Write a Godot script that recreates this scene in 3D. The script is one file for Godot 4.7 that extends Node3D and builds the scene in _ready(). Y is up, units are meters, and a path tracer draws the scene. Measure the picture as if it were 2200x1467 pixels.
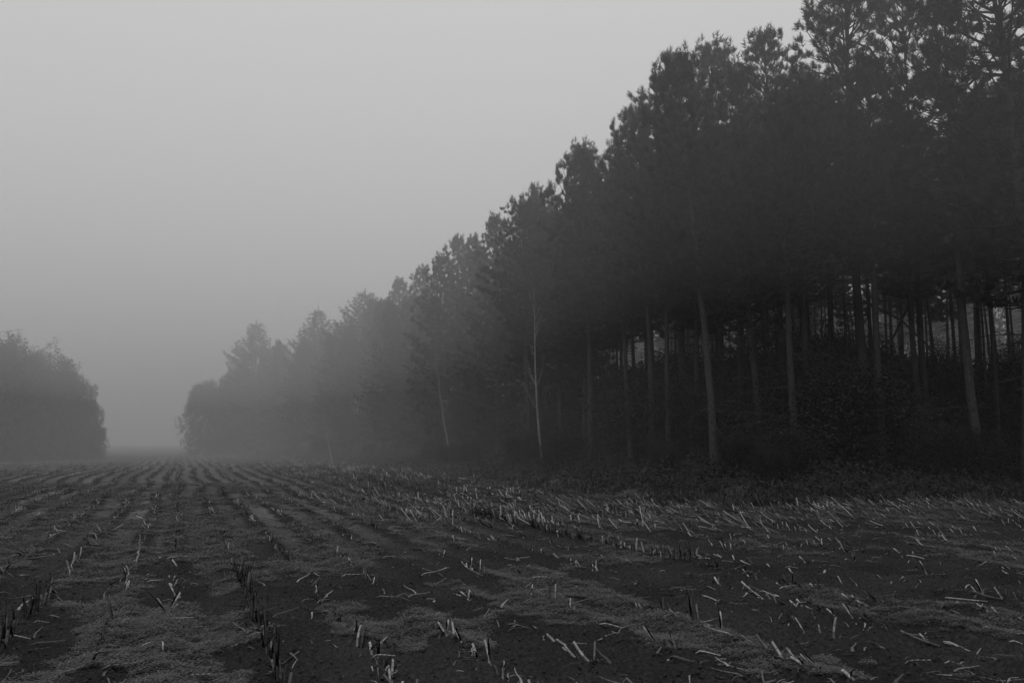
extends Node3D

# A foggy maize stubble field beside a pine wood. y up, metres; the camera stands at the origin and looks along -z.
const ROW := Vector2(-0.3806, -0.9247)      # direction of the maize rows (x, z)
const ACROSS := Vector2(0.9247, -0.3806)    # across the rows, towards the wood
const SPACING := 0.75
const EYE := 1.65

var rng := RandomNumberGenerator.new()
var n_low := FastNoiseLite.new()
var n_mid := FastNoiseLite.new()
var n_fine := FastNoiseLite.new()
var n_weed := FastNoiseLite.new()
var n_row := FastNoiseLite.new()
var used := {}
var M := {}


# ---------------------------------------------------------------- geometry helpers
class Geo:
	var v := PackedVector3Array()
	var n := PackedVector3Array()
	var c := PackedColorArray()
	var uv := PackedVector2Array()
	var idx := PackedInt32Array()

	func tri(a: Vector3, b: Vector3, d: Vector3, col := Color.WHITE) -> void:
		var at := v.size()
		var nn := (d - a).cross(b - a).normalized()
		for q in [a, b, d]:
			v.append(q)
			n.append(nn)
			c.append(col)
			uv.append(Vector2(q.x, q.z))
		idx.append_array([at, at + 1, at + 2])

	func put(o: Geo, t: Transform3D, col: PackedColorArray) -> void:
		var at := v.size()
		v.append_array(t * o.v)
		n.append_array(Transform3D(t.basis.orthonormalized(), Vector3.ZERO) * o.n)
		c.append_array(col)
		uv.append_array(o.uv)
		for i in o.idx:
			idx.append(at + i)

	func tube(pts: Array, radii: Array, sides: int, col := Color.WHITE, vscale := 1.0, capped := false) -> void:
		var at := v.size()
		var up := Vector3.FORWARD
		var along := 0.0
		for i in pts.size():
			var ax: Vector3 = (pts[mini(i + 1, pts.size() - 1)] - pts[maxi(i - 1, 0)]).normalized()
			if absf(ax.dot(up)) > 0.95:
				up = Vector3.RIGHT
			var a: Vector3 = (up - ax * ax.dot(up)).normalized()
			var b := ax.cross(a)
			up = a
			if i > 0:
				along += pts[i].distance_to(pts[i - 1])
			for j in sides + 1:
				var g := TAU * j / sides
				var r := a * cos(g) + b * sin(g)
				v.append(pts[i] + r * radii[i])
				n.append(r)
				c.append(col)
				uv.append(Vector2(float(j) / sides, along * vscale))
		for i in pts.size() - 1:
			for j in sides:
				var p := at + i * (sides + 1) + j
				var q := p + sides + 1
				idx.append_array([p, q, q + 1, p, q + 1, p + 1])
		if capped:
			var top := v.size()
			var last := at + (pts.size() - 1) * (sides + 1)
			v.append(pts[-1])
			n.append((pts[-1] - pts[-2]).normalized())
			c.append(col)
			uv.append(Vector2(0.5, along * vscale))
			for j in sides:
				idx.append_array([last + j, top, last + j + 1])

	func mesh() -> ArrayMesh:
		var a := []
		a.resize(Mesh.ARRAY_MAX)
		a[Mesh.ARRAY_VERTEX] = v
		a[Mesh.ARRAY_NORMAL] = n
		a[Mesh.ARRAY_COLOR] = c
		a[Mesh.ARRAY_TEX_UV] = uv
		a[Mesh.ARRAY_INDEX] = idx
		var m := ArrayMesh.new()
		m.add_surface_from_arrays(Mesh.PRIMITIVE_TRIANGLES, a)
		return m


func grey(x: float) -> Color:
	return Color(x, x, x)


func flat(col: Color, count: int) -> PackedColorArray:
	var a := PackedColorArray()
	a.resize(count)
	a.fill(col)
	return a


func rnd(a: float, b: float) -> float:
	return rng.randf_range(a, b)


func numbered(called: String) -> String:
	used[called] = used.get(called, -1) + 1
	return called if used[called] == 0 else "%s_%03d" % [called, used[called]]


func tag(o: Node, label := "", category := "", group := "", kind := "") -> void:
	for m in [["label", label], ["category", category], ["group", group], ["kind", kind]]:
		if m[1] != "":
			o.set_meta(m[0], m[1])
		elif o.has_meta(m[0]):
			o.remove_meta(m[0])


func part(called: String, mesh: Mesh, mat: Material, parent: Node, kind := "") -> MeshInstance3D:
	var o := MeshInstance3D.new()
	o.name = called
	o.mesh = mesh
	o.material_override = mat
	if kind != "":
		o.set_meta("kind", kind)
	parent.add_child(o, true)
	return o


func scatter(called: String, mesh: Mesh, mat: Material, where: Array, tones: Array, parent: Node = self) -> MultiMeshInstance3D:
	var mm := MultiMesh.new()
	mm.transform_format = MultiMesh.TRANSFORM_3D
	mm.use_colors = true
	mm.mesh = mesh
	mm.instance_count = where.size()
	for i in where.size():
		mm.set_instance_transform(i, where[i])
		mm.set_instance_color(i, grey(tones[i]))
	var o := MultiMeshInstance3D.new()
	o.name = called
	o.multimesh = mm
	o.material_override = mat
	o.set_meta("kind", "stuff")
	parent.add_child(o, true)
	return o


func noise(s: int, freq: float, octaves: int) -> FastNoiseLite:
	var f := FastNoiseLite.new()
	f.noise_type = FastNoiseLite.TYPE_SIMPLEX_SMOOTH
	f.seed = s
	f.frequency = freq
	f.fractal_octaves = octaves
	return f


func ramp(lo: float, hi: float) -> Gradient:
	var g := Gradient.new()
	g.set_color(0, grey(lo).linear_to_srgb())
	g.set_color(1, grey(hi).linear_to_srgb())
	return g


func noise_tex(s: int, freq: float, octaves: int, lo: float, hi: float, size := 512, high := 0) -> NoiseTexture2D:
	var t := NoiseTexture2D.new()
	t.width = size
	t.height = high if high else size
	t.seamless = true
	t.noise = noise(s, freq, octaves)
	t.color_ramp = ramp(lo, hi)
	return t


func mat(rough := 0.9, tex: Texture2D = null, spec := 0.25) -> StandardMaterial3D:
	var m := StandardMaterial3D.new()
	m.vertex_color_use_as_albedo = true
	m.roughness = rough
	m.metallic_specular = spec
	m.cull_mode = BaseMaterial3D.CULL_DISABLED
	if tex:
		m.albedo_texture = tex
	return m


# ---------------------------------------------------------------- the lie of the land
func across(x: float, z: float) -> float:
	return ACROSS.x * x + ACROSS.y * z


func along(x: float, z: float) -> float:
	return ROW.x * x + ROW.y * z


func spot(p: float, s: float) -> Vector2:
	return ACROSS * p + ROW * s


func edge_of(x: float, z: float) -> float:      # metres past the field's edge, on the wood's side
	var s := along(x, z)
	var a := across(x, z) - (13.0 - 7.0 * smoothstep(70.0, 118.0, s)) - 0.7 * n_low.get_noise_2d(s * 3.0, 7.0)
	var b := -z - 21.6 - 0.06 * x - 0.5 * n_low.get_noise_2d(x * 4.0, 90.0)
	var k := 2.5
	var h := clampf(0.5 + 0.5 * (b - a) / k, 0.0, 1.0)
	return lerpf(b, a, h) - k * h * (1.0 - h)


func row_shift(s: float) -> float:
	return 0.2 * n_row.get_noise_2d(s * 0.55, 3.0) * clampf(s / 14.0, 0.3, 1.5)


func row_at(k: int, s: float) -> float:         # the drill's left pass lies a little closer to the next
	return k * SPACING + row_shift(s) + (0.24 if k < 0 else 0.0)


func row_phase(p: float, s: float) -> float:
	return (p - row_shift(s) - (0.24 if p < -0.25 else 0.0)) / SPACING


func weed(x: float, z: float) -> float:
	var p := across(x, z)
	var s := along(x, z)
	var w := n_weed.get_noise_2d(p * 1.6, s * 0.55) + 0.35 * n_mid.get_noise_2d(x * 1.3, z * 1.3)
	var ph := fposmod(row_phase(p, s), 1.0)
	w += 0.1 * (0.5 + absf(0.5 - ph)) - 0.2 + 0.12 * n_fine.get_noise_2d(x * 0.5, z * 0.5)
	w += 0.14 * smoothstep(4.0, -2.0, p) - 0.10 * smoothstep(1.0, 7.0, p) * smoothstep(16.0, 9.0, s)
	w += 0.12 * smoothstep(8.0, 16.0, s)
	return smoothstep(0.0, 0.1, w)


func swell(z: float) -> float:
	return 1.3 * smoothstep(60.0, 300.0, -z)


func ground_y(x: float, z: float) -> float:
	var e := edge_of(x, z)
	var field := smoothstep(1.0, -0.6, e)
	var p := across(x, z)
	var s := along(x, z)
	var y := 0.14 * n_low.get_noise_2d(x, z) + swell(z)
	var d2 := x * x + z * z
	if d2 < 10000.0:
		var ph := row_phase(p, s)
		var ridge := 0.032 * cos(TAU * ph) * (0.7 + 0.8 * n_mid.get_noise_2d(x * 0.4 + 50.0, z * 0.4))
		y += field * ridge + 0.055 * n_mid.get_noise_2d(x, z) * (1.0 + (1.0 - field) * 1.5)
		if d2 < 1200.0:
			y += 0.042 * n_fine.get_noise_2d(x, z) * (1.2 - 0.8 * weed(x, z) * field)
	if e > -1.0:
		y += 0.55 * smoothstep(-0.5, 3.0, e) + 0.5 * smoothstep(3.0, 9.0, e) + 0.25 * n_mid.get_noise_2d(x * 0.3, z * 0.3 + 30.0) * smoothstep(0.0, 3.0, e)
	return y


func ground_tone(x: float, z: float) -> float:
	var e := edge_of(x, z)
	var w := weed(x, z)
	var p := across(x, z)
	var s := along(x, z)
	var k := row_phase(p, s)
	var soil := 0.025 + 0.011 * n_mid.get_noise_2d(x * 0.5, z * 0.5 + 400.0)
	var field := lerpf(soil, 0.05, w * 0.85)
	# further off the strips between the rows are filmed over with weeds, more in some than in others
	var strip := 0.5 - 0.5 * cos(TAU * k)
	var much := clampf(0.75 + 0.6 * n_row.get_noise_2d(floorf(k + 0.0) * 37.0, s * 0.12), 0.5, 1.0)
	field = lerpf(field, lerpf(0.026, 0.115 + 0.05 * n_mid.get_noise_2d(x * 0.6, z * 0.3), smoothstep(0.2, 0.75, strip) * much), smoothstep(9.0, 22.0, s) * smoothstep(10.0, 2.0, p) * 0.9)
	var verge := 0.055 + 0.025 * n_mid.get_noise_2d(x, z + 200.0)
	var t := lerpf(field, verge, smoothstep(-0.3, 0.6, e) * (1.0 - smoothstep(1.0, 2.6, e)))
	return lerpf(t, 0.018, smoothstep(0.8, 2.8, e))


func widths(stops: Array, reach: float) -> PackedFloat64Array:       # grid lines: close together between the stops, ever wider outside
	var a := PackedFloat64Array()
	var step: float = stops[0][1]
	var x: float = stops[0][0]
	while x > -reach:
		step *= 1.12
		x -= step
		a.append(x)
	a.reverse()
	x = stops[0][0]
	for i in stops.size() - 1:
		while x < stops[i + 1][0]:
			a.append(x)
			x += lerpf(stops[i][1], stops[i + 1][1], clampf((x - stops[i][0]) / (stops[i + 1][0] - stops[i][0]), 0.0, 1.0))
	step = stops[-1][1]
	while x < reach:
		a.append(x)
		step *= 1.12
		x += step
	return a


func build_ground() -> void:
	var ps := widths([[-46.0, 0.2], [-4.0, 0.06], [8.0, 0.06], [30.0, 0.2]], 700.0)
	var ss := widths([[3.5, 0.048], [12.0, 0.048], [34.0, 0.35], [80.0, 1.2]], 760.0)
	ss.reverse()
	var nx := ps.size()
	var nz := ss.size()
	var g := Geo.new()
	g.v.resize(nx * nz)
	g.n.resize(nx * nz)
	g.c.resize(nx * nz)
	g.uv.resize(nx * nz)
	for j in nz:
		for i in nx:
			var q := spot(ps[i], ss[j])
			var near := absf(q.x) < 160.0 and q.y > -170.0
			var k := j * nx + i
			g.v[k] = Vector3(q.x, ground_y(q.x, q.y) if near else 0.14 * n_low.get_noise_2d(q.x, q.y) + swell(q.y), q.y)
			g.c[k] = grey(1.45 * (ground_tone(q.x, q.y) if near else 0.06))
			g.uv[k] = q / 2.3
	for j in nz:
		var j0 := maxi(j - 1, 0) * nx
		var j1 := mini(j + 1, nz - 1) * nx
		for i in nx:
			g.n[j * nx + i] = (g.v[j1 + i] - g.v[j0 + i]).cross(g.v[j * nx + mini(i + 1, nx - 1)] - g.v[j * nx + maxi(i - 1, 0)]).normalized()
	g.idx.resize((nx - 1) * (nz - 1) * 6)
	var q := 0
	for j in nz - 1:
		for i in nx - 1:
			var a := j * nx + i
			var quad := [a, a + 1, a + nx + 1, a, a + nx + 1, a + nx]
			for k in 6:
				g.idx[q + k] = quad[k]
			q += 6
	var m := mat(0.95, noise_tex(11, 0.045, 5, 0.35, 1.0, 1024), 0.12)
	m.heightmap_enabled = true
	m.heightmap_scale = 3.5
	m.heightmap_texture = noise_tex(12, 0.03, 6, 0.0, 1.0, 1024)
	tag(part("ground", g.mesh(), m, self), "", "", "", "structure")


# ---------------------------------------------------------------- foliage pieces
func make_tuft(s: int, blades: int, size: float, wide: float) -> Geo:      # a shoot clothed in needles, pointing up
	rng.seed = s
	var g := Geo.new()
	for i in blades:
		var h := size * (0.05 + 0.85 * i / blades)
		var a := rnd(0, TAU)
		var o := rnd(0.6, 1.25) if i < blades * 0.7 else rnd(0.1, 0.6)
		var d := Vector3(cos(a) * sin(o), cos(o), sin(a) * sin(o))
		var b := Vector3(0, h, 0)
		var w := d.cross(Vector3(cos(a + 1.2), 0.4, sin(a + 1.2))).normalized() * wide
		g.tri(b - w, b + d * rnd(0.10, 0.155), b + w)
	g.tri(Vector3(-wide, 0, 0), Vector3(0, size, 0), Vector3(wide, 0, 0))
	return g


func make_clump(s: int, leaves: int, radius: float, leaf: float) -> Geo:   # loose leaves round a twig's end
	rng.seed = s
	var g := Geo.new()
	for i in leaves:
		var c := Vector3(rnd(-1, 1), rnd(-1, 1), rnd(-1, 1)).limit_length(1.0) * radius
		var a := Vector3(rnd(-1, 1), rnd(-0.6, 0.6), rnd(-1, 1)).normalized() * leaf
		var b := a.cross(Vector3(rnd(-1, 1), rnd(0.2, 1), rnd(-1, 1))).normalized() * leaf * 0.42
		g.tri(c, c + a * 0.45 + b, c + a)
		g.tri(c, c + a, c + a * 0.45 - b)
	return g


func aim(dir: Vector3, spin: float, size: float, at: Vector3) -> Transform3D:
	var y := dir.normalized()
	var x := y.cross(Vector3(cos(spin), 0.31, sin(spin))).normalized()
	return Transform3D(Basis(x, y, x.cross(y)).scaled_local(Vector3.ONE * size), at)


var tufts := []
var tuft_tones := []
var clumps := []
var small_clumps := []
var small_tones := []
var clump_tones := []


func build_pieces() -> void:
	for i in 4:
		tufts.append(make_tuft(100 + i, 26, 0.2, 0.008))
	for i in 5:
		tuft_tones.append(flat(grey(0.016 + 0.008 * i), tufts[0].v.size()))
	for i in 3:
		clumps.append(make_clump(200 + i, 16, 0.34, 0.15))
	for i in 3:
		small_clumps.append(make_clump(220 + i, 34, 0.42, 0.07))
	for i in 5:
		small_tones.append(flat(grey(0.012 + 0.004 * i), small_clumps[0].v.size()))
	for i in 5:
		clump_tones.append(flat(grey(0.032 + 0.011 * i), clumps[0].v.size()))


func tuft(g: Geo, dir: Vector3, at: Vector3, size := 1.0) -> void:
	g.put(tufts[rng.randi() % 4], aim(dir, rnd(0, TAU), size * rnd(0.8, 1.25), at), tuft_tones[rng.randi() % 5])


func clump(g: Geo, at: Vector3, size := 1.0) -> void:
	if size < 1.0:
		g.put(small_clumps[rng.randi() % 3], aim(Vector3(rnd(-1, 1), rnd(-1, 1), rnd(-1, 1)), rnd(0, TAU), size * rnd(0.75, 1.3), at), small_tones[rng.randi() % 5])
		return
	g.put(clumps[rng.randi() % 3], aim(Vector3(rnd(-1, 1), rnd(-1, 1), rnd(-1, 1)), rnd(0, TAU), size * rnd(0.75, 1.3), at), clump_tones[rng.randi() % 5])


func cluster(g: Geo, at: Vector3, dir: Vector3, many: int) -> void:      # the shoots at a twig's end, turning up to the light
	for i in many:
		var d := (dir * rnd(0.2, 1.0) + Vector3.UP * rnd(0.2, 1.1) + Vector3(rnd(-1, 1), rnd(-0.5, 0.5), rnd(-1, 1)) * 0.75).normalized()
		tuft(g, d, at - d * 0.05 + Vector3(rnd(-1, 1), rnd(-0.6, 0.6), rnd(-1, 1)) * 0.1)


func trunk_line(h: float, bend: float) -> Array:
	var pts := []
	var ax := rnd(0, TAU)
	var ph := rnd(0, TAU)
	for i in 13:
		var t := i / 12.0
		var off := bend * (sin(t * 2.6 + ph) - sin(ph)) + rnd(-0.02, 0.02)
		pts.append(Vector3(cos(ax) * off, h * t, sin(ax) * off + bend * 0.5 * sin(t * 4.0)))
	return pts


func on_line(pts: Array, t: float) -> Vector3:
	var f := clampf(t, 0, 0.999) * (pts.size() - 1)
	return pts[int(f)].lerp(pts[int(f) + 1], f - int(f))


# a pine of height 16: low = where its crown begins, wide = the crown's radius, full = how much of it is left
func make_pine(s: int, low: float, wide: float, full: float, girth: float, bark: float, bare := 1.0) -> Dictionary:
	rng.seed = s
	var h := 16.0
	var pts := trunk_line(h, rnd(0.1, 0.32))
	var radii := []
	for i in pts.size():
		radii.append(girth * pow(1.0 - 0.93 * i / 12.0, 0.8) * (1.25 if i == 0 else 1.0))
	var trunk := Geo.new()
	trunk.tube(pts, radii, 9, grey(bark), 0.5, true)
	var sticks := Geo.new()
	var crown := Geo.new()
	var y := low * h
	var holes := noise(s + 7, 0.35, 2)
	while y < h - 0.15:
		var t := (y - low * h) / (h - low * h)
		var reach := (0.55 + 1.9 * t) if t < 0.24 else pow(maxf(0.0, 1.0 - pow((t - 0.24) / 0.78, 1.9)), 0.75)
		reach = wide * minf(reach, 1.0) + 0.22
		var many := rng.randi_range(4, 6)
		var a0 := rnd(0, TAU)
		for b in many:
			var a := a0 + TAU * b / many + rnd(-0.4, 0.4)
			if holes.get_noise_3d(cos(a) * 3.0, y * 1.3, sin(a) * 3.0) > full - 0.5 + rnd(-0.1, 0.1):
				continue
			var ln := reach * rnd(0.6, 1.15)
			var rise := lerpf(-0.12, 1.15, t * t) + rnd(-0.15, 0.15)
			var start := on_line(pts, y / h)
			var out := Vector3(cos(a), 0, sin(a))
			var bp := []
			for i in 5:
				var q := i / 4.0
				bp.append(start + out * ln * q * cos(rise) + Vector3(0, ln * (sin(rise) * q + 0.28 * q * q), 0) + Vector3(rnd(-0.06, 0.06), rnd(-0.05, 0.05), rnd(-0.06, 0.06)) * q)
			var r0 := 0.012 + 0.014 * ln
			sticks.tube(bp, [r0, r0 * 0.8, r0 * 0.6, r0 * 0.4, r0 * 0.2], 4, grey(bark * 0.45))
			var q2 := 0.34 if ln > 0.8 else 0.2
			var flip := 1.0 if rng.randf() < 0.5 else -1.0
			var tangent: Vector3 = (bp[4] - bp[1]).normalized()
			while q2 < 1.02:
				var c := on_line(bp, q2)
				flip = -flip
				var dir := (tangent * rnd(0.5, 1.0) + tangent.cross(Vector3.UP).normalized() * flip * rnd(0.4, 1.1) + Vector3(0, rnd(-0.1, 0.6), 0)).normalized()
				var tl := rnd(0.2, 0.6) * (1.3 - 0.7 * q2)
				var e := c + dir * tl
				if rng.randf() < full:
					sticks.tube([c, c + dir * tl * 0.5 + Vector3(0, rnd(-0.05, 0.02), 0), e], [0.009, 0.006, 0.003], 3, grey(bark * 0.4))
					cluster(crown, e, dir, rng.randi_range(5, 8))
				q2 += rnd(0.2, 0.3) / maxf(ln, 0.5)
			cluster(crown, bp[4], tangent, 5)
			if t > 0.55:                                  # the upright candles of the top
				for i in 2:
					tuft(crown, Vector3(rnd(-0.2, 0.2), 1, rnd(-0.2, 0.2)), bp[4] + Vector3(rnd(-0.15, 0.15), rnd(0.1, 0.3), rnd(-0.15, 0.15)), 1.5)
		y += rnd(0.3, 0.46)
	for i in 3:
		tuft(crown, Vector3(0, 1, 0), pts[12] + Vector3(0, -0.1 + 0.17 * i, 0), 1.15)
	var dead := int(26 * bare)
	for i in dead:
		var yy := rnd(0.1, low + 0.12) * h
		var a := rnd(0, TAU)
		var ln := rnd(0.3, 1.7) * rnd(0.5, 1.0)
		var c := on_line(pts, yy / h)
		var out := Vector3(cos(a), rnd(-0.35, 0.25), sin(a)).normalized()
		var m := c + out * ln * 0.55
		var e := m + (out + Vector3(rnd(-0.4, 0.4), rnd(-0.5, 0.3), rnd(-0.4, 0.4))).normalized() * ln * 0.5
		sticks.tube([c, m, e], [0.02, 0.012, 0.004], 4, grey(bark * 0.7))
		for k in 2:
			var f := c.lerp(m, rnd(0.4, 1.0))
			sticks.tube([f, f + Vector3(rnd(-0.3, 0.3), rnd(-0.25, 0.2), rnd(-0.3, 0.3))], [0.006, 0.002], 3, grey(bark * 0.7))
	return {"h": h, "trunk": trunk.mesh(), "branches": sticks.mesh(), "crown": crown.mesh()}


func make_spruce(s: int, wide: float) -> Dictionary:
	rng.seed = s
	var h := 16.0
	var pts := trunk_line(h, 0.05)
	var radii := []
	for i in pts.size():
		radii.append(0.2 * (1.0 - 0.95 * i / 12.0))
	var trunk := Geo.new()
	trunk.tube(pts, radii, 8, grey(0.08), 0.5, true)
	var sticks := Geo.new()
	var crown := Geo.new()
	var y := 1.2
	while y < h - 0.2:
		var t := y / h
		var reach := wide * minf(1.0, (1.0 - t) * 2.5) * rnd(0.8, 1.1) + 0.15
		var many := rng.randi_range(5, 7)
		var a0 := rnd(0, TAU)
		for b in many:
			var a := a0 + TAU * b / many + rnd(-0.3, 0.3)
			var ln := reach * rnd(0.65, 1.12)
			var start := on_line(pts, t)
			var out := Vector3(cos(a), 0, sin(a))
			var droop := lerpf(-0.35, 0.5, t)
			var bp := []
			for i in 4:
				var q := i / 3.0
				bp.append(start + out * ln * q + Vector3(0, ln * (droop * q + 0.16 * q * q * q), 0))
			sticks.tube(bp, [0.03, 0.022, 0.014, 0.006], 3, grey(0.06))
			var q2 := 0.2
			while q2 <= 1.0:
				var c := on_line(bp, q2)
				for side in [-1.0, 1.0]:
					var dir: Vector3 = (out * 0.8 + out.cross(Vector3.UP) * side * rnd(0.4, 1.0) + Vector3(0, rnd(-0.45, 0.1), 0)).normalized()
					var tl := rnd(0.1, 0.3) * (1.3 - q2) * minf(ln, 1.6)
					tuft(crown, dir, c + dir * tl, lerpf(2.0, 1.2, t * t))
					tuft(crown, dir + Vector3(0, -0.4, 0), c + dir * tl * 0.4, lerpf(2.0, 1.2, t * t))
				q2 += 0.3 / maxf(ln, 0.4)
			tuft(crown, out + Vector3(0, 0.5, 0), bp[3], 1.7)
		y += rnd(0.3, 0.42)
	for i in 4:
		tuft(crown, Vector3(rnd(-0.2, 0.2), 1, rnd(-0.2, 0.2)), pts[12] - Vector3(0, 0.22 * i - 0.2, 0), 1.3)
	tuft(crown, Vector3.UP, pts[12], 1.2)
	return {"h": h, "trunk": trunk.mesh(), "branches": sticks.mesh(), "crown": crown.mesh()}


func make_broadleaf(s: int, h: float, wide: float, count: int, bark: float, size: float) -> Dictionary:
	rng.seed = s
	var pts := trunk_line(h * 0.8, 0.15)
	var radii := []
	for i in pts.size():
		radii.append((0.02 + h * 0.016) * (1.0 - 0.9 * i / 12.0))
	var trunk := Geo.new()
	trunk.tube(pts, radii, 8, grey(bark), 0.5, true)
	var sticks := Geo.new()
	var crown := Geo.new()
	var holes := noise(s + 3, 0.22, 2)
	for i in count:
		var d := Vector3(rnd(-1, 1), rnd(-1, 1), rnd(-1, 1)).normalized()
		var r := pow(rng.randf(), 0.28)
		var lump := 1.0 + 0.4 * holes.get_noise_3d(d.x * 4.0, d.y * 4.0, d.z * 4.0)
		var c := Vector3(d.x * wide, d.y * h * 0.47, d.z * wide) * r * lump + Vector3(0, h * 0.52, 0)
		if d.y < 0.0:                                # the crown hangs down to the ground
			var yy := rnd(0.02, 0.54)
			var side := Vector2(d.x, d.z).normalized() * wide * lump * pow(rng.randf(), 0.4) * (0.82 + 0.22 * sin(yy * 3.0)) * rnd(0.75, 1.1)
			c = Vector3(side.x, h * yy, side.y)
		if c.y < 0.3 or holes.get_noise_3d(c.x * 2.0, c.y * 2.0, c.z * 2.0) > 0.32:
			continue
		clump(crown, c, size)
		if i % 12 == 0:
			var b := on_line(pts, clampf((c.y - 0.3 * h * 0.5) / (h * 0.8), 0.15, 0.98))
			var m := b.lerp(c, 0.5) + Vector3(rnd(-0.2, 0.2), 0.06 * h * rnd(0, 1), rnd(-0.2, 0.2))
			sticks.tube([b, m, c], [0.004 * h, 0.0025 * h, 0.004], 4, grey(bark * 0.8))
	return {"h": h, "trunk": trunk.mesh(), "branches": sticks.mesh(), "crown": crown.mesh()}


func make_birch(s: int) -> Dictionary:          # height 10, pale and bent
	rng.seed = s
	var h := 10.0
	var pts := trunk_line(h, 0.35)
	var radii := []
	for i in pts.size():
		radii.append(0.08 * (1.0 - 0.9 * i / 12.0))
	var trunk := Geo.new()
	trunk.tube(pts, radii, 8, Color.WHITE, 0.6, true)
	var sticks := Geo.new()
	for i in 14:
		var t := rnd(0.22, 0.95)
		var c := on_line(pts, t)
		var a := rnd(0, TAU)
		var ln := rnd(0.8, 2.4) * (1.15 - 0.7 * t)
		var m := c + Vector3(cos(a) * 0.45, 0.7, sin(a) * 0.45) * ln * 0.5
		var e := m + Vector3(cos(a) * 0.35, 0.9, sin(a) * 0.35) * ln * 0.6
		sticks.tube([c, m, e], [0.02, 0.013, 0.004], 5, grey(0.2))
		for k in 5:
			var f := c.lerp(e, rnd(0.3, 1.0))
			sticks.tube([f, f + Vector3(rnd(-0.4, 0.4), rnd(0.0, 0.5), rnd(-0.4, 0.4))], [0.006, 0.002], 3, grey(0.12))
	return {"h": h, "trunk": trunk.mesh(), "branches": sticks.mesh()}


func place_tree(called: String, kit: Dictionary, at: Vector2, tall: float, label: String, category: String, group := "", spread := 1.0, lean := Vector2.ZERO) -> Node3D:
	var o := Node3D.new()
	o.name = numbered(called)
	o.position = Vector3(at.x, ground_y(at.x, at.y) - 0.06, at.y)
	var k: float = tall / kit.h
	o.basis = Basis(Vector3(1, 0, 0), lean.y) * Basis(Vector3(0, 0, 1), -lean.x) * Basis(Vector3.UP, rnd(0, TAU)) * Basis.from_scale(Vector3(k * spread, k, k * spread))
	add_child(o)
	tag(o, label, category, group)
	part("trunk", kit.trunk, kit.bark, o)
	part("branches", kit.branches, kit.twig, o, "stuff")
	if kit.has("crown"):
		part("crown", kit.crown, kit.leaf, o, "stuff")
	return o


func bough(tree: Node3D, pts: Array, thick: float, m: Material) -> void:
	var back := tree.transform.affine_inverse()
	var own := []
	var radii := []
	for i in pts.size():
		own.append(back * pts[i])
		radii.append(thick * (1.0 - 0.8 * i / (pts.size() - 1)))
	var g := Geo.new()
	g.tube(own, radii, 6, grey(0.035), 1.0, true)
	part("bare_bough", g.mesh(), m, tree)


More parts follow.
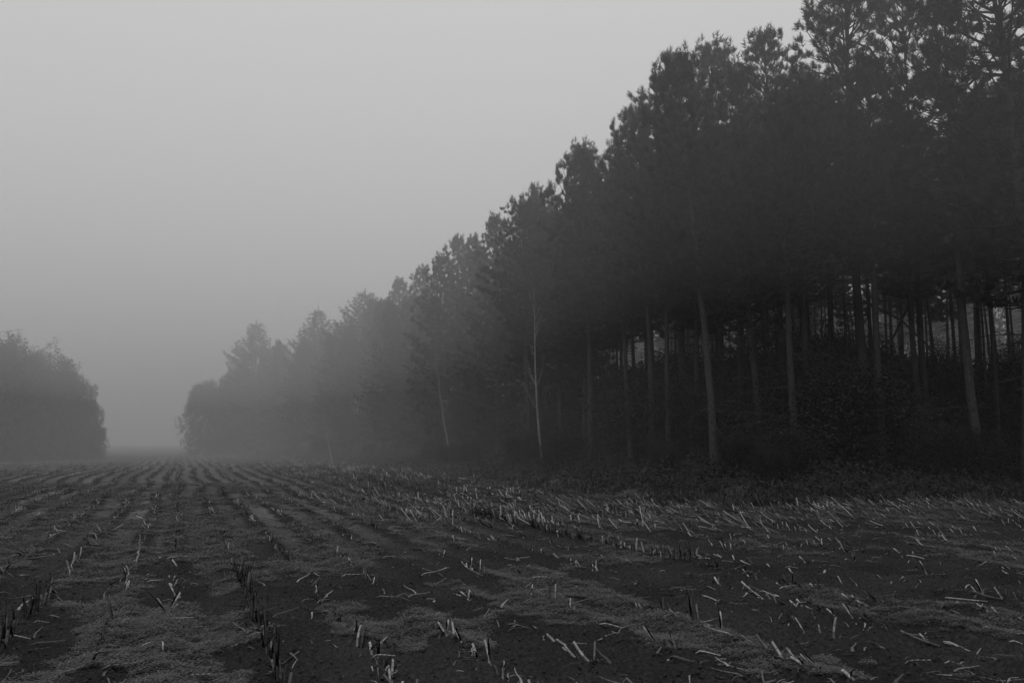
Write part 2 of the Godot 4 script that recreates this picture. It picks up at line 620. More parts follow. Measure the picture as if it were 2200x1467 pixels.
# ---------------------------------------------------------------- the wood
func build_wood() -> void:
	var bark := mat(0.95, noise_tex(21, 0.03, 4, 0.4, 1.0, 256, 512), 0.2)
	bark.uv1_scale = Vector3(2, 0.6, 1)
	bark.heightmap_enabled = true
	bark.heightmap_scale = 3.0
	bark.heightmap_texture = noise_tex(22, 0.04, 4, 0.0, 1.0, 256, 512)
	var twig := mat(0.95)
	var leaf := mat(0.9, null, 0.1)
	var birch_tex := NoiseTexture2D.new()
	birch_tex.width = 128
	birch_tex.height = 512
	birch_tex.seamless = true
	birch_tex.noise = noise(23, 0.03, 4)
	var gr := ramp(0.04, 0.22)
	gr.set_offset(0, 0.3)
	gr.set_offset(1, 0.5)
	birch_tex.color_ramp = gr
	var birch_bark := mat(0.7, birch_tex)
	birch_bark.uv1_scale = Vector3(0.6, 2.2, 1)
	var dress := {"bark": bark, "twig": twig, "leaf": leaf}
	var edge := []
	for i in 4:
		edge.append(make_pine(300 + i, [0.3, 0.46, 0.32, 0.5][i], [2.3, 2.1, 2.5, 2.3][i], [0.95, 0.9, 0.97, 0.93][i], 0.17, 0.055))
	var skirted := []
	for i in 2:
		skirted.append(make_pine(320 + i, 0.1, 2.3, 0.9, 0.16, 0.055, 0.3))
	var inner := []
	for i in 4:
		inner.append(make_pine(340 + i, [0.6, 0.66, 0.56, 0.63][i], [1.5, 1.35, 1.6, 1.3][i], 0.74, [0.11, 0.085, 0.125, 0.095][i], [0.055, 0.07, 0.05, 0.075][i]))
	var wispy := [make_pine(360, 0.4, 1.5, 0.6, 0.1, 0.06), make_pine(361, 0.5, 2.1, 0.62, 0.12, 0.06)]
	var spruces := [make_spruce(380, 3.9), make_spruce(381, 3.5)]
	var round_ones := [make_broadleaf(400, 12.0, 5.2, 3600, 0.09, 1.1), make_broadleaf(401, 12.0, 4.6, 3200, 0.09, 1.1)]
	var birches := [make_birch(420), make_birch(421)]
	var shrubs := [make_broadleaf(440, 3.0, 1.5, 620, 0.07, 0.7), make_broadleaf(441, 3.0, 1.1, 460, 0.07, 0.7), make_broadleaf(442, 2.4, 1.9, 620, 0.07, 0.7)]
	for list in [edge, skirted, inner, wispy, spruces, round_ones, shrubs]:
		for kit in list:
			kit.merge(dress)
	for kit in birches:
		kit.merge({"bark": birch_bark, "twig": twig})
	var pale_bark := bark.duplicate() as StandardMaterial3D
	pale_bark.vertex_color_use_as_albedo = false
	pale_bark.albedo_color = grey(0.07).linear_to_srgb()
	var pale_pine: Dictionary = edge[1].duplicate()
	pale_pine.bark = pale_bark
	var far_kits := [inner[0], inner[1], inner[2]]

	rng.seed = 5
	var taken := []
	# called, kit, x, distance, height, spread, label
	var front := [
		["spruce_tree", spruces[0], -35.7, 110.0, 17.9, 1.0, "hazy cone-shaped spruce standing at the far end of the pine wood"],
		["spruce_tree", spruces[1], -25.0, 100.0, 17.6, 1.0, "second faint spruce spire from the far end of the wood"],
		["spruce_tree", spruces[0], -16.8, 88.0, 17.8, 1.05, "broad hazy spruce, third spire from the far end of the wood"],
		["pine_tree", skirted[0], -11.6, 80.0, 16.7, 1.1, "hazy round-topped pine next to the third spruce spire from the far end"],
		["pine_tree", skirted[1], -14.2, 83.0, 15.4, 1.0, "lower hazy pine filling the dip beside the third spruce spire"],
		["pine_tree", skirted[1], -7.6, 70.0, 16.0, 1.0, "grey misted pine rising a step above the hazy round-topped pine"],
		["pine_tree", skirted[0], -4.5, 62.0, 16.6, 0.95, "narrow misted pine with a pointed tip halfway along the wood's skyline"],
		["pine_tree", skirted[1], -2.7, 58.0, 15.5, 0.95, "misted pine with a low blunt top between two taller pointed pines"],
		["pine_tree", skirted[0], -0.9, 50.0, 14.9, 1.0, "ragged-edged pine where the mist on the wood begins to thin"],
		["pine_tree", edge[0], 1.3, 46.0, 15.6, 0.95, "small-crowned pine with spiky shoots just below a larger rounded pine"],
		["pine_tree", edge[2], 3.6, 40.0, 15.7, 0.9, "rounded pine with upright shoots on its top, below the wispy young pine"],
		["pine_tree", wispy[0], 5.3, 37.5, 15.2, 0.8, "thin wispy young pine with see-through top beside the large dome-shaped pine"],
		["pine_tree", edge[0], 7.1, 33.0, 16.9, 1.12, "large dome-shaped dark pine standing out against the sky"],
		["pine_tree", edge[2], 8.7, 33.5, 17.2, 1.0, "dark pine sharing a dome-shaped top with the pine next to it"],
		["pine_tree", edge[1], 10.6, 31.0, 16.7, 0.85, "feathery pine with pale gaps between the dome-shaped and the tallest pines"],
		["pine_tree", edge[3], 13.0, 29.0, 18.3, 1.05, "tallest dense dark pine, its top reaching the picture's upper border"],
		["pine_tree", wispy[1], 15.6, 30.0, 18.4, 1.0, "open crooked pine with bare boughs, sky showing between its few tufts"],
		["pine_tree", edge[0], 15.4, 24.0, 18.4, 1.15, "nearest dark pine, cut off by the picture's right border"],
		["pine_tree", edge[1], 18.8, 25.5, 18.0, 1.0, "shaggy pine mostly hidden beyond the picture's right border"],
	]
	for f in front:
		place_tree(f[0], f[1], Vector2(f[2], -f[3]), f[4], f[6], "tree", "", f[5], Vector2(rnd(-0.02, 0.02), rnd(-0.02, 0.02)))
		taken.append(Vector2(f[2], -f[3]))
	# bare boughs of the near pines
	bough(get_node("pine_tree_013"), [Vector3(15.6, 7.6, -30.0), Vector3(14.7, 6.5, -29.4), Vector3(14.0, 5.5, -29.0), Vector3(13.2, 5.2, -28.7)], 0.06, twig)
	bough(get_node("pine_tree_013"), [Vector3(15.6, 15.2, -30.0), Vector3(14.6, 15.9, -29.4), Vector3(13.9, 16.9, -29.2), Vector3(12.9, 17.2, -29.0)], 0.09, twig)
	bough(get_node("pine_tree_012"), [Vector3(13.0, 6.9, -29.0), Vector3(14.0, 6.1, -28.3), Vector3(14.9, 4.9, -27.9), Vector3(15.6, 4.3, -27.7)], 0.05, twig)
	bough(get_node("pine_tree_010"), [Vector3(8.7, 6.4, -33.5), Vector3(9.9, 6.5, -32.8), Vector3(11.2, 6.1, -32.3), Vector3(12.0, 6.2, -32.2)], 0.05, twig)

	# pale trunks along the edge
	var pale := [
		["birch_tree", birches[0], 1.5, 40.0, 9.5, Vector2(-0.05, 0.02), "slim white-barked birch with thin side branches at the wood's dark edge"],
		["pine_tree", pale_pine, 7.2, 28.5, 15.0, Vector2(-0.045, 0.0), "pale-barked pine with a leaning trunk below the large dome-shaped pine"],
		["pine_tree", pale_pine, 14.9, 25.6, 15.5, Vector2(-0.03, 0.0), "pale-barked pine trunk standing low before the darkest near pines"],
		["birch_tree", birches[0], -4.0, 53.0, 7.5, Vector2(-0.16, 0.0), "short pale birch stem leaning out of the misted edge"],
		["birch_tree", birches[1], -15.6, 70.0, 8.5, Vector2(-0.16, 0.0), "faint thin birch stem bent over the misty verge"],
	]
	for b in pale:
		place_tree(b[0], b[1], Vector2(b[2], -b[3]), b[4], b[6], "tree", "", 0.95, b[5])
		taken.append(Vector2(b[2], -b[3]))

	# the far end of the wood, and the trees across the field
	var leafy := [
		[0, -41.3, 109.0, 10.6, 0.75, "low hazy bush-like tree closing the far end of the wood"],
		[1, -38.4, 112.0, 12.5, 0.7, "rounded hazy tree tucked beside the end spruce of the wood"],
		[1, -30.5, 116.0, 15.2, 0.8, "faint round crown showing in the gap between the two end spruces"],
		[0, -52.5, 77.2, 13.2, 0.75, "tallest rounded tree of the misty clump across the field"],
		[1, -51.2, 81.8, 12.3, 0.75, "rounded tree just behind the tallest of the clump across the field"],
		[0, -57.2, 74.4, 13.4, 0.8, "dark rounded tree beside the tallest one, cut by the picture's border"],
		[1, -50.6, 86.5, 12.2, 0.78, "lower rounded tree on the clump's sloping side"],
		[1, -49.8, 89.3, 10.0, 0.68, "small faint tree low on the clump's sloping side"],
		[0, -49.5, 92.1, 7.6, 0.62, "faint bushy tree ending the clump across the field"],
		[1, -48.7, 93.9, 4.3, 0.7, "lowest hazy bush at the gap's side of the clump across the field"],
		[0, -58.1, 90.2, 13.4, 0.85, "pale misted tree at the back of the clump across the field"],
		[0, -64.2, 80.0, 13.0, 0.9, "rounded tree beyond the border at the outer end of the clump"],
	]
	for b in leafy:
		place_tree("broadleaf_tree", round_ones[b[0]], Vector2(b[1], -b[2]), b[3], b[5], "tree", "", b[4])

	# the trees within
	rng.seed = 77
	var places := []
	var tries := 0
	while places.size() < 258 and tries < 60000:
		tries += 1
		var d := 24.0 + 96.0 * pow(rng.randf(), 1.4)
		var x := rnd(-40.0, 0.68 * d + 4.0)
		var e := edge_of(x, -d)
		if e < 4.2 or e > (13.0 if d > 62.0 else 34.0) or (x > 0.38 * d and e > 22.0):
			continue
		var at := Vector2(x, -d)
		var room := 1.55 if d < 45.0 else 2.4
		if d > 75.0:
			room = 3.2
		var ok := true
		for t in taken:
			if t.distance_squared_to(at) < room * room:
				ok = false
				break
		if not ok:
			continue
		taken.append(at)
		places.append([at, e, d])
	var counted := {}
	for q in places:
		var at: Vector2 = q[0]
		var e: float = q[1]
		var outer := e < 7.5
		var deep: bool = q[2] > 48.0
		var kit: Dictionary = inner[rng.randi() % 4]
		if outer:
			kit = skirted[rng.randi() % 2] if deep else edge[rng.randi() % 4]
			if at.x > 9.0:
				kit = inner[rng.randi() % 4] if rng.randf() < 0.6 else edge[3]
		var tall := (rnd(12.2, 14.6) if q[2] > 34.0 else rnd(12.0, 14.8)) if outer else rnd(12.6, 15.0)
		var label := "slim bare-trunked pine inside the wood, one of many alike in the dark"
		var group := "bare-trunked pines inside the wood"
		if outer:
			var by := beside(at, front, counted, "tree")
			label = "%s shorter dark pine beside the %s" % by
			group = "shorter pines along the wood's edge"
		place_tree("pine_tree", kit, at, tall, label, "tree", group, rnd(0.85, 1.1), Vector2(rnd(-0.03, 0.03), rnd(-0.03, 0.03)))
	# what lies deeper reads as one mass
	rng.seed = 83
	var back := []
	tries = 0
	while back.size() < 330 and tries < 40000:
		tries += 1
		var d := rnd(34.0, 118.0)
		var x := rnd(-40.0, 0.7 * d + 14.0)
		var e := edge_of(x, -d)
		if e < (13.0 if d > 62.0 else 33.0) or e > 66.0 or (x > 0.34 * d and e < 33.0):
			continue
		var k := rnd(0.76, 0.9)
		back.append(Transform3D(Basis(Vector3.UP, rnd(0, TAU)).scaled(Vector3.ONE * k), Vector3(x, ground_y(x, -d) - 0.05, -d)))
	var mass := Node3D.new()
	mass.name = "distant_wood"
	add_child(mass)
	tag(mass, "deep misty inside of the pine wood behind the countable trunks", "wood", "", "stuff")
	for i in 3:
		var where := []
		var tone := []
		for j in back.size():
			if j % 3 == i:
				where.append(back[j])
				tone.append(1.0)
		scatter("trunks", far_kits[i].trunk, bark, where, tone, mass)
		scatter("branches", far_kits[i].branches, twig, where, tone, mass)
		scatter("crowns", far_kits[i].crown, leaf, where, tone, mass)
	var low := []
	var low_tone := []
	for i in 900:
		var d := rnd(36.0, 100.0)
		var x := rnd(-34.0, 0.7 * d + 10.0)
		var e := edge_of(x, -d)
		if e < 12.0 or e > 60.0 or (x > 0.34 * d and e > 22.0 and e < 30.0):
			continue
		low.append(Transform3D(Basis(Vector3.UP, rnd(0, TAU)).scaled(Vector3(1.4, rnd(1.0, 2.2), 1.4)), Vector3(x, ground_y(x, -d) - 0.05, -d)))
		low_tone.append(1.0)
	scatter("thicket", shrubs[0].crown, leaf, low, low_tone, mass)

	# undergrowth along the edge and inside
	rng.seed = 91
	var n := 0
	counted = {}
	while n < 150:
		var d := 23.5 + 90.0 * pow(rng.randf(), 1.9)
		var x := rnd(-38.0, 0.66 * d + 3.0)
		var e := edge_of(x, -d)
		if e < 2.2 or e > (18.0 if d < 50.0 else 9.0):
			continue
		n += 1
		var inside := e > 5.5
		var label := "dark leafy shrub of the undergrowth beneath the pines"
		if not inside:
			label = "%s low dark bush at the foot of the %s" % beside(Vector2(x, -d), front, counted, "bush")
		place_tree("shrub", shrubs[rng.randi() % 3], Vector2(x, -d), (rnd(2.6, 4.6) if inside else rnd(0.8, 1.9)), label, "shrub", "undergrowth beneath the pines" if inside else "low bushes on the bank", rnd(0.9, 1.3))


func beside(at: Vector2, front: Array, counted: Dictionary, _what: String) -> Array:
	var short := ["first end spruce", "second spruce spire", "broad third spruce", "hazy round-topped pine", "low pine by the third spruce", "misted step-like pine", "narrow pointed misted pine", "low blunt misted pine", "ragged pine in thinning mist", "small spiky-topped pine", "rounded pine with upright shoots", "wispy young pine", "large dome-shaped pine", "dome-sharing pine", "feathery pine", "tallest dense pine", "open crooked pine", "nearest border-cut pine", "shaggy border pine"]
	var best := 0
	for i in front.size():
		if at.distance_to(Vector2(front[i][2], -front[i][3])) < at.distance_to(Vector2(front[best][2], -front[best][3])):
			best = i
	counted[best] = counted.get(best, 0) + 1
	return [ordinal(counted[best]), short[best]]


func build_bank() -> void:
	rng.seed = 131
	var blade := Geo.new()
	for i in 11:
		var a := rnd(0, TAU)
		var o := Vector3(cos(a), 0, sin(a))
		var b := o * rnd(0.0, 0.09)
		var w := o.cross(Vector3.UP) * 0.006
		var m := b + o * rnd(0.03, 0.12) + Vector3(0, rnd(0.14, 0.22), 0)
		var e := m + o * rnd(0.06, 0.2) + Vector3(0, rnd(-0.05, 0.12), 0)
		blade.tri(b - w, m - w, m + w)
		blade.tri(b - w, m + w, b + w)
		blade.tri(m - w, e, m + w)
	var spray := make_clump(133, 14, 0.2, 0.085)
	var gw := []
	var gt := []
	var sw := []
	var st := []
	var n := 0
	while n < 60000:
		n += 1
		var d := 20.5 + 80.0 * pow(rng.randf(), 2.0)
		var x := rnd(-34.0, 0.67 * d + 2.0)
		var e := edge_of(x, -d)
		if e < -0.9 or e > 14.0:
			continue
		var y := ground_y(x, -d)
		if e < 2.6 + n_mid.get_noise_2d(x, d) * 2.0:
			if gw.size() < 16000 and e > -0.9 + rng.randf() * 1.2 and n_mid.get_noise_2d(x * 0.45, d * 0.45 + 70.0) > rnd(-0.45, 0.15):
				gw.append(Transform3D(Basis(Vector3.UP, rnd(0, TAU)).scaled(Vector3(1.0, rnd(0.5, 1.0), 1.0) * rnd(0.7, 1.4)), Vector3(x, y - 0.02, -d)))
				gt.append(rnd(0.03, 0.06))
		if e > 0.3 + n_mid.get_noise_2d(x * 0.5, d * 0.5) * 1.6 and sw.size() < 26000:
			var k := rnd(0.7, 1.5)
			sw.append(Transform3D(Basis(Vector3.UP, rnd(0, TAU)).scaled(Vector3.ONE * k), Vector3(x, y + rnd(0.0, 0.55) * smoothstep(1.2, 3.5, e) * (0.6 + n_mid.get_noise_2d(x * 0.7, d * 0.7)), -d)))
			st.append(rnd(0.012, 0.03))
	tag(scatter("verge_grass", blade.mesh(), mat(0.8), gw, gt), "rough grass on the bank between stubble and wood", "grass", "", "stuff")
	tag(scatter("undergrowth", spray.mesh(), mat(0.8), sw, st), "dark bramble undergrowth covering the bank and the wood's floor", "undergrowth", "", "stuff")


# ---------------------------------------------------------------- the field
func stem_mesh(s: int, long: float, girth: float, sides: int, fine: bool) -> Geo:
	rng.seed = s
	var g := Geo.new()
	var pts := []
	var radii := []
	var tone := []
	var bend := rnd(-0.09, 0.09)
	var joint := rnd(0.035, 0.05) if long < 0.16 else rnd(0.06, 0.1)
	var shade := rnd(0.75, 1.0)
	var stops := [-0.03]
	var y := rnd(0.2, 0.8) * joint
	while y < long - 0.012:
		if fine:
			stops.append_array([y - 0.006, y, y + 0.006])
		else:
			stops.append_array([y - 0.006, y + 0.006])
		y += joint * rnd(0.8, 1.2)
	stops.append(long - 0.004)
	stops.append(long)
	for i in stops.size():
		var t: float = maxf(0.0, stops[i] / long)
		var node: bool = fine and i % 3 == 2 and i < stops.size() - 2
		if i % 3 == 0:
			shade = clampf(0.5 + 0.5 * t + rnd(-0.3, 0.25), 0.3, 1.0)
		pts.append(Vector3(bend * t * t * long * 2.0, stops[i], 0.5 * bend * t * long))
		radii.append(girth * (1.08 - 0.2 * t) * (1.28 if node else 1.0))
		tone.append(shade * (0.35 if node else 1.0))
	g.tube(pts, radii, sides, Color.WHITE, 1.0 / long, true)
	for i in pts.size():
		for j in sides + 1:
			g.c[i * (sides + 1) + j] = grey(tone[i])
	if fine:                                         # a slanting, splintered cut
		var last := g.v.size() - sides - 2
		var tilt := rnd(-1.4, 1.4)
		for j in sides + 1:
			var q: Vector3 = g.v[last + j]
			g.v[last + j] = q + Vector3(0, tilt * (q.x - pts[-1].x) + (0.0 if j == sides else girth * rnd(-0.9, 1.3)), 0)
		g.v[last + sides] = g.v[last]
		g.v[g.v.size() - 1] -= Vector3(0, girth * 1.2, 0)
		g.c[g.c.size() - 1] = grey(0.3)
	return g


func sheath_mesh(s: int, long: float, girth: float) -> Geo:      # what is left of a leaf, clasping the stem and torn at its end
	rng.seed = s
	var g := Geo.new()
	var a0 := rnd(0, TAU)
	var rows := 7
	var open := pow(rng.randf(), 1.5) * 2.2
	var twist := rnd(-1.5, 1.5)
	var y0 := rnd(0.0, 0.25) * long
	for i in rows:
		var t := float(i) / (rows - 1)
		var away := girth * 1.1 + open * 0.055 * t * t
		var half := lerpf(1.35, 0.12, pow(t, 0.7)) * girth / away
		for j in 3:
			var a := a0 + (j - 1) * half + twist * t * t * minf(open, 1.0)
			var y := y0 + long * (0.02 + t * 0.95) * (1.0 - 0.25 * open * t * t) - 0.02 * open * t * t
			g.v.append(Vector3(cos(a) * away, y, sin(a) * away) + Vector3(rnd(-0.003, 0.003), rnd(-0.006, 0.006), rnd(-0.003, 0.003)))
			g.n.append(Vector3(cos(a), 0.15, sin(a)).normalized())
			g.c.append(grey(rnd(0.5, 1.0)))
			g.uv.append(Vector2(j * 0.25, t))
	for i in rows - 1:
		for j in 2:
			var p := i * 3 + j
			g.idx.append_array([p, p + 3, p + 4, p, p + 4, p + 1])
	return g


func row_name(k: int) -> String:
	if k == 0:
		return "of the straight-up row"
	return "%s row %s of the straight-up row" % [ordinal(absi(k)), "right" if k > 0 else "left"]


func ordinal(k: int) -> String:
	var small := ["", "first", "second", "third", "fourth", "fifth", "sixth", "seventh", "eighth", "ninth", "tenth", "eleventh", "twelfth", "thirteenth", "fourteenth", "fifteenth", "sixteenth", "seventeenth", "eighteenth", "nineteenth"]
	if k < 20:
		return small[k]
	var tens := ["", "", "twent", "thirt", "fort", "fift", "sixt", "sevent", "eight", "ninet"]
	return tens[k / 10] + "ieth" if k % 10 == 0 else tens[k / 10] + "y-" + small[k % 10]


func in_frame(q: Vector3) -> float:             # 1 inside the photograph, below 1 further inside, above 1 outside
	var c := cos(deg_to_rad(7.376))
	var sn := sin(deg_to_rad(7.376))
	var dy := q.y - EYE
	var depth := -q.z * c + dy * sn
	var up := dy * c + q.z * sn
	if depth < 0.5:
		return 99.0
	return maxf(absf(q.x / depth) / 0.643, absf(up / depth) / 0.4287)


func build_stubble() -> void:
	var streak := noise_tex(31, 0.02, 4, 0.3, 1.0, 256, 256)
	var tones := {}
	for q in [["pale", 0.55], ["straw-grey", 0.2], ["dark", 0.06]]:
		var m := mat(0.6, streak, 0.35)
		m.uv1_scale = Vector3(2.5, 0.35, 1)
		m.albedo_color = grey(q[1]).linear_to_srgb()
		tones[q[0]] = m
	var lengths := [0.06, 0.085, 0.11, 0.14, 0.17, 0.21, 0.1, 0.13]
	var protos := {}
	for tone in tones:
		protos[tone] = []
		for i in 8:
			var o := Node3D.new()
			part("stem", stem_mesh(500 + i, lengths[i], 0.0092 + 0.0012 * (i % 3), 8, true).mesh(), tones[tone], o)
			for j in [1, 0, 2, 3, 1, 2, 0, 3][i]:
				part("leaf_sheath", sheath_mesh(700 + i * 5 + j, maxf(lengths[i], 0.09) * rng.randf_range(0.8, 1.5), 0.0112).mesh(), tones["straw-grey" if tone == "pale" and (i + j) % 2 else tone], o)
			protos[tone].append(o)
	var long_protos := {}
	for tone in tones:
		long_protos[tone] = []
		for i in 4:
			var o := Node3D.new()
			var ln: float = [0.2, 0.3, 0.42, 0.15][i]
			part("stem", stem_mesh(540 + i, ln, 0.0085, 8, true).mesh(), tones[tone], o)
			if i != 3:
				part("leaf_sheath", sheath_mesh(560 + i, ln * 0.55, 0.0105).mesh(), tones[tone], o)
			long_protos[tone].append(o)

	rng.seed = 900
	var stubs := []
	for k in range(-88, 34):
		var dense := 0.5 + 0.5 * n_row.get_noise_2d(k * 31.0, 200.0)
		var s := 2.0 + rnd(0, 0.2)
		while s < 79.0:
			var fence := (k == 1 and s < 11.0) or (k == -2 and s < 10.5) or (k == 9 and s > 9.0 and s < 19.0)
			s += rnd(0.05, 0.1) if fence else rnd(0.07, 0.2)
			var p := row_at(k, s) + rnd(-0.025, 0.025)
			var at := spot(p, s)
			if absf(at.x) > 0.66 * -at.y + 3.0 or at.y > -4.5:
				continue
			if edge_of(at.x, at.y) > -0.2:
				continue
			var patch := 1.5 * n_row.get_noise_2d(k * 170.0, s * 5.0)
			if fence:
				patch = 0.35 + 0.5 * patch
			elif k > 1 and s < 14.0:
				patch -= 0.16
			if k <= -3 and s < 15.0:
				patch += 0.3
			if s > 12.0:
				patch += 0.25 * smoothstep(12.0, 20.0, s)
			if rng.randf() > clampf(dense + 1.6 * patch, 0.03, 0.97):
				continue
			var y := ground_y(at.x, at.y)
			var dist := at.length()
			var flatness := n_row.get_noise_2d(k * 3.3 + 500.0, s * 0.8)
			var lean := clampf(0.78 + 1.3 * flatness + rnd(-0.4, 0.4), 0.0, 1.42)
			var head := rnd(-0.5, 0.5) if s < 8.0 or k > 2 else rnd(-1.3, 1.3)
			var right_side := smoothstep(3.0, 8.0, p) * smoothstep(13.0, 17.0, s)
			var i: int = rng.randi() % 8
			var size := rnd(0.75, 1.1) * (1.0 + 0.8 * right_side)
			if right_side > 0.5 and s < 24.0:
				lean = clampf(lean + 0.45, 0.0, 1.42)
			var tint := n_row.get_noise_2d(k * 11.0 + 900.0, s * 1.5) + rnd(-0.35, 0.35)
			var tone := "pale" if tint > (0.14 if s < 14.0 else 0.24) else "straw-grey" if tint > -0.1 else "dark"
			if k == 1 and fence:
				size *= 1.3
				tone = "dark" if rng.randf() < 0.75 else "straw-grey"
				lean *= 0.35
			if k >= 3 and s < 12.0 and rng.randf() < 0.5:
				tone = "pale"
			if k == 9 and fence:
				tone = "dark" if rng.randf() < 0.7 else tone
				lean *= 0.35
				size *= 1.3
			if k <= -3 and s < 16.0:
				size *= 1.15
				if tone == "pale" and rng.randf() < 0.6:
					tone = "straw-grey"
			if k == -2 and fence:
				tone = "dark" if rng.randf() < 0.5 else "straw-grey"
				lean *= 0.3
				size *= 1.4
			var dir := ROW.rotated(head)
			var up := Vector3(dir.x * sin(lean), cos(lean), dir.y * sin(lean))
			stubs.append({"k": k, "s": s, "q": Vector3(at.x, y, at.y), "d": dist, "lean": lean, "up": up, "i": i, "size": size, "tone": tone})
	var near := []
	for b in stubs:
		var f := in_frame(b.q + b.up * 0.06)
		b.f = f
		if f < 1.0:
			near.append(b)
	near.sort_custom(func(a, b): return a.d < b.d)
	near = near.slice(0, 300)
	for b in near:
		b.single = true
	near.sort_custom(func(a, b): return a.s < b.s)
	var order := {}
	for b in near:
		order[b.k] = order.get(b.k, 0) + 1
		var o: Node3D = protos[b.tone][b.i].duplicate()
		o.name = numbered("maize_stub")
		o.transform = aim(b.up, rnd(0, TAU), b.size, b.q)
		add_child(o)
		var pose := "upright" if b.lean < 0.3 else "leaning" if b.lean < 1.0 else "flattened"
		tag(o, "%s %s maize stub, %s from front, %s" % [b.tone, pose, ordinal(order[b.k]), row_name(b.k)], "maize stub", "maize stubs standing in the rows")
	var level := {"pale": 0.5, "straw-grey": 0.18, "dark": 0.045}
	var far := Node3D.new()
	far.name = "maize_stubble"
	add_child(far)
	tag(far, "rows of cut maize stubble running away over the misty field", "stubble", "", "stuff")
	var fm := mat(0.6, streak, 0.35)
	fm.uv1_scale = Vector3(2.5, 0.35, 1)
	for v in 4:
		var where := []
		var tone := []
		for b in stubs:
			if b.has("single") or b.i / 2 != v:
				continue
			where.append(aim(b.up, rnd(0, TAU), b.size, b.q))
			tone.append(level[b.tone] * rnd(0.8, 1.2))
		var g := stem_mesh(580 + v, lengths[v * 2], 0.0108, 6, false)
		var sh := sheath_mesh(590 + v, lengths[v * 2] * 1.05, 0.0122)
		g.put(sh, Transform3D(), flat(grey(0.75), sh.v.size()))
		scatter("stubble", g.mesh(), fm, where, tone, far)

	# stalks that lie about
	rng.seed = 950
	var lying := []
	for i in 9000:
		var s := 3.0 + 60.0 * pow(rng.randf(), 1.6)
		var p := rnd(-40.0, 22.0)
		var at := spot(p, s)
		if absf(at.x) > 0.66 * -at.y + 2.0 or at.y > -4.5 or edge_of(at.x, at.y) > 0.2:
			continue
		var k := roundi(row_phase(p, s))
		p = row_at(k, s) + rnd(-0.2, 0.2)
		at = spot(p, s)
		var band := smoothstep(3.0, 7.0, p) * smoothstep(14.0, 17.0, s) * smoothstep(30.0, 24.0, s)
		if rng.randf() > 0.13 + 0.87 * band:
			continue
		var a := rnd(-1.0, 1.0) if rng.randf() < 0.7 else rnd(0, TAU)
		var dir := ROW.rotated(a)
		var lift := rnd(0.0, 0.12) + band * rnd(0.0, 0.45)
		lying.append({"k": k, "s": s, "q": Vector3(at.x, ground_y(at.x, at.y) + 0.018, at.y), "d": at.length(), "up": Vector3(dir.x, lift, dir.y).normalized(), "i": rng.randi() % 4, "tone": ["pale", "straw-grey", "straw-grey", "dark"][rng.randi() % 4]})
	for i in 4200:
		var p := rnd(3.5, 24.0)
		var s := rnd(12.5, 23.0) + maxf(0.0, 9.0 - p) * 1.2
		var at := spot(p, s)
		if absf(at.x) > 0.67 * -at.y + 2.0 or edge_of(at.x, at.y) > 0.0 or edge_of(at.x, at.y) < -9.0 or rng.randf() > 0.55 + n_row.get_noise_2d(p * 9.0, s * 9.0):
			continue
		var k := roundi(row_phase(p, s))
		var dir := ROW.rotated(rnd(-0.75, 0.45))
		lying.append({"k": k, "s": s, "q": Vector3(at.x, ground_y(at.x, at.y) + 0.012, at.y), "d": at.length(), "up": Vector3(dir.x, rnd(0.1, 0.8), dir.y).normalized(), "i": rng.randi() % 4, "tone": ["pale", "straw-grey", "straw-grey", "dark", "dark", "straw-grey"][rng.randi() % 6]})
	var close := []
	for b in lying:
		if in_frame(b.q) < 0.98 and b.d < 13.0:
			close.append(b)
	close.sort_custom(func(a, b): return a.d < b.d)
	close = close.slice(0, 120)
	close.sort_custom(func(a, b): return a.s < b.s)
	order = {}
	for b in close:
		b.single = true
		order[b.k] = order.get(b.k, 0) + 1
		var o: Node3D = long_protos[b.tone][b.i].duplicate()
		o.name = numbered("fallen_maize_stalk")
		o.transform = aim(b.up, rnd(0, TAU), rnd(0.75, 1.1), b.q)
		add_child(o)
		tag(o, "%s lying maize stalk, %s from front, %s" % [b.tone, ordinal(order[b.k]), row_name(b.k)], "maize stalk", "broken maize stalks lying on the soil")
	for v in 4:
		var where := []
		var tone := []
		for b in lying:
			if b.has("single") or b.i != v:
				continue
			where.append(aim(b.up, rnd(0, TAU), rnd(0.75, 1.15), b.q))
			tone.append(level[b.tone] * rnd(0.8, 1.2))
		scatter("fallen_stubble", stem_mesh(600 + v, [0.2, 0.3, 0.42, 0.15][v], 0.009, 6, false).mesh(), fm, where, tone, far)
	for tone in protos:
		for o in protos[tone] + long_protos[tone]:
			o.free()


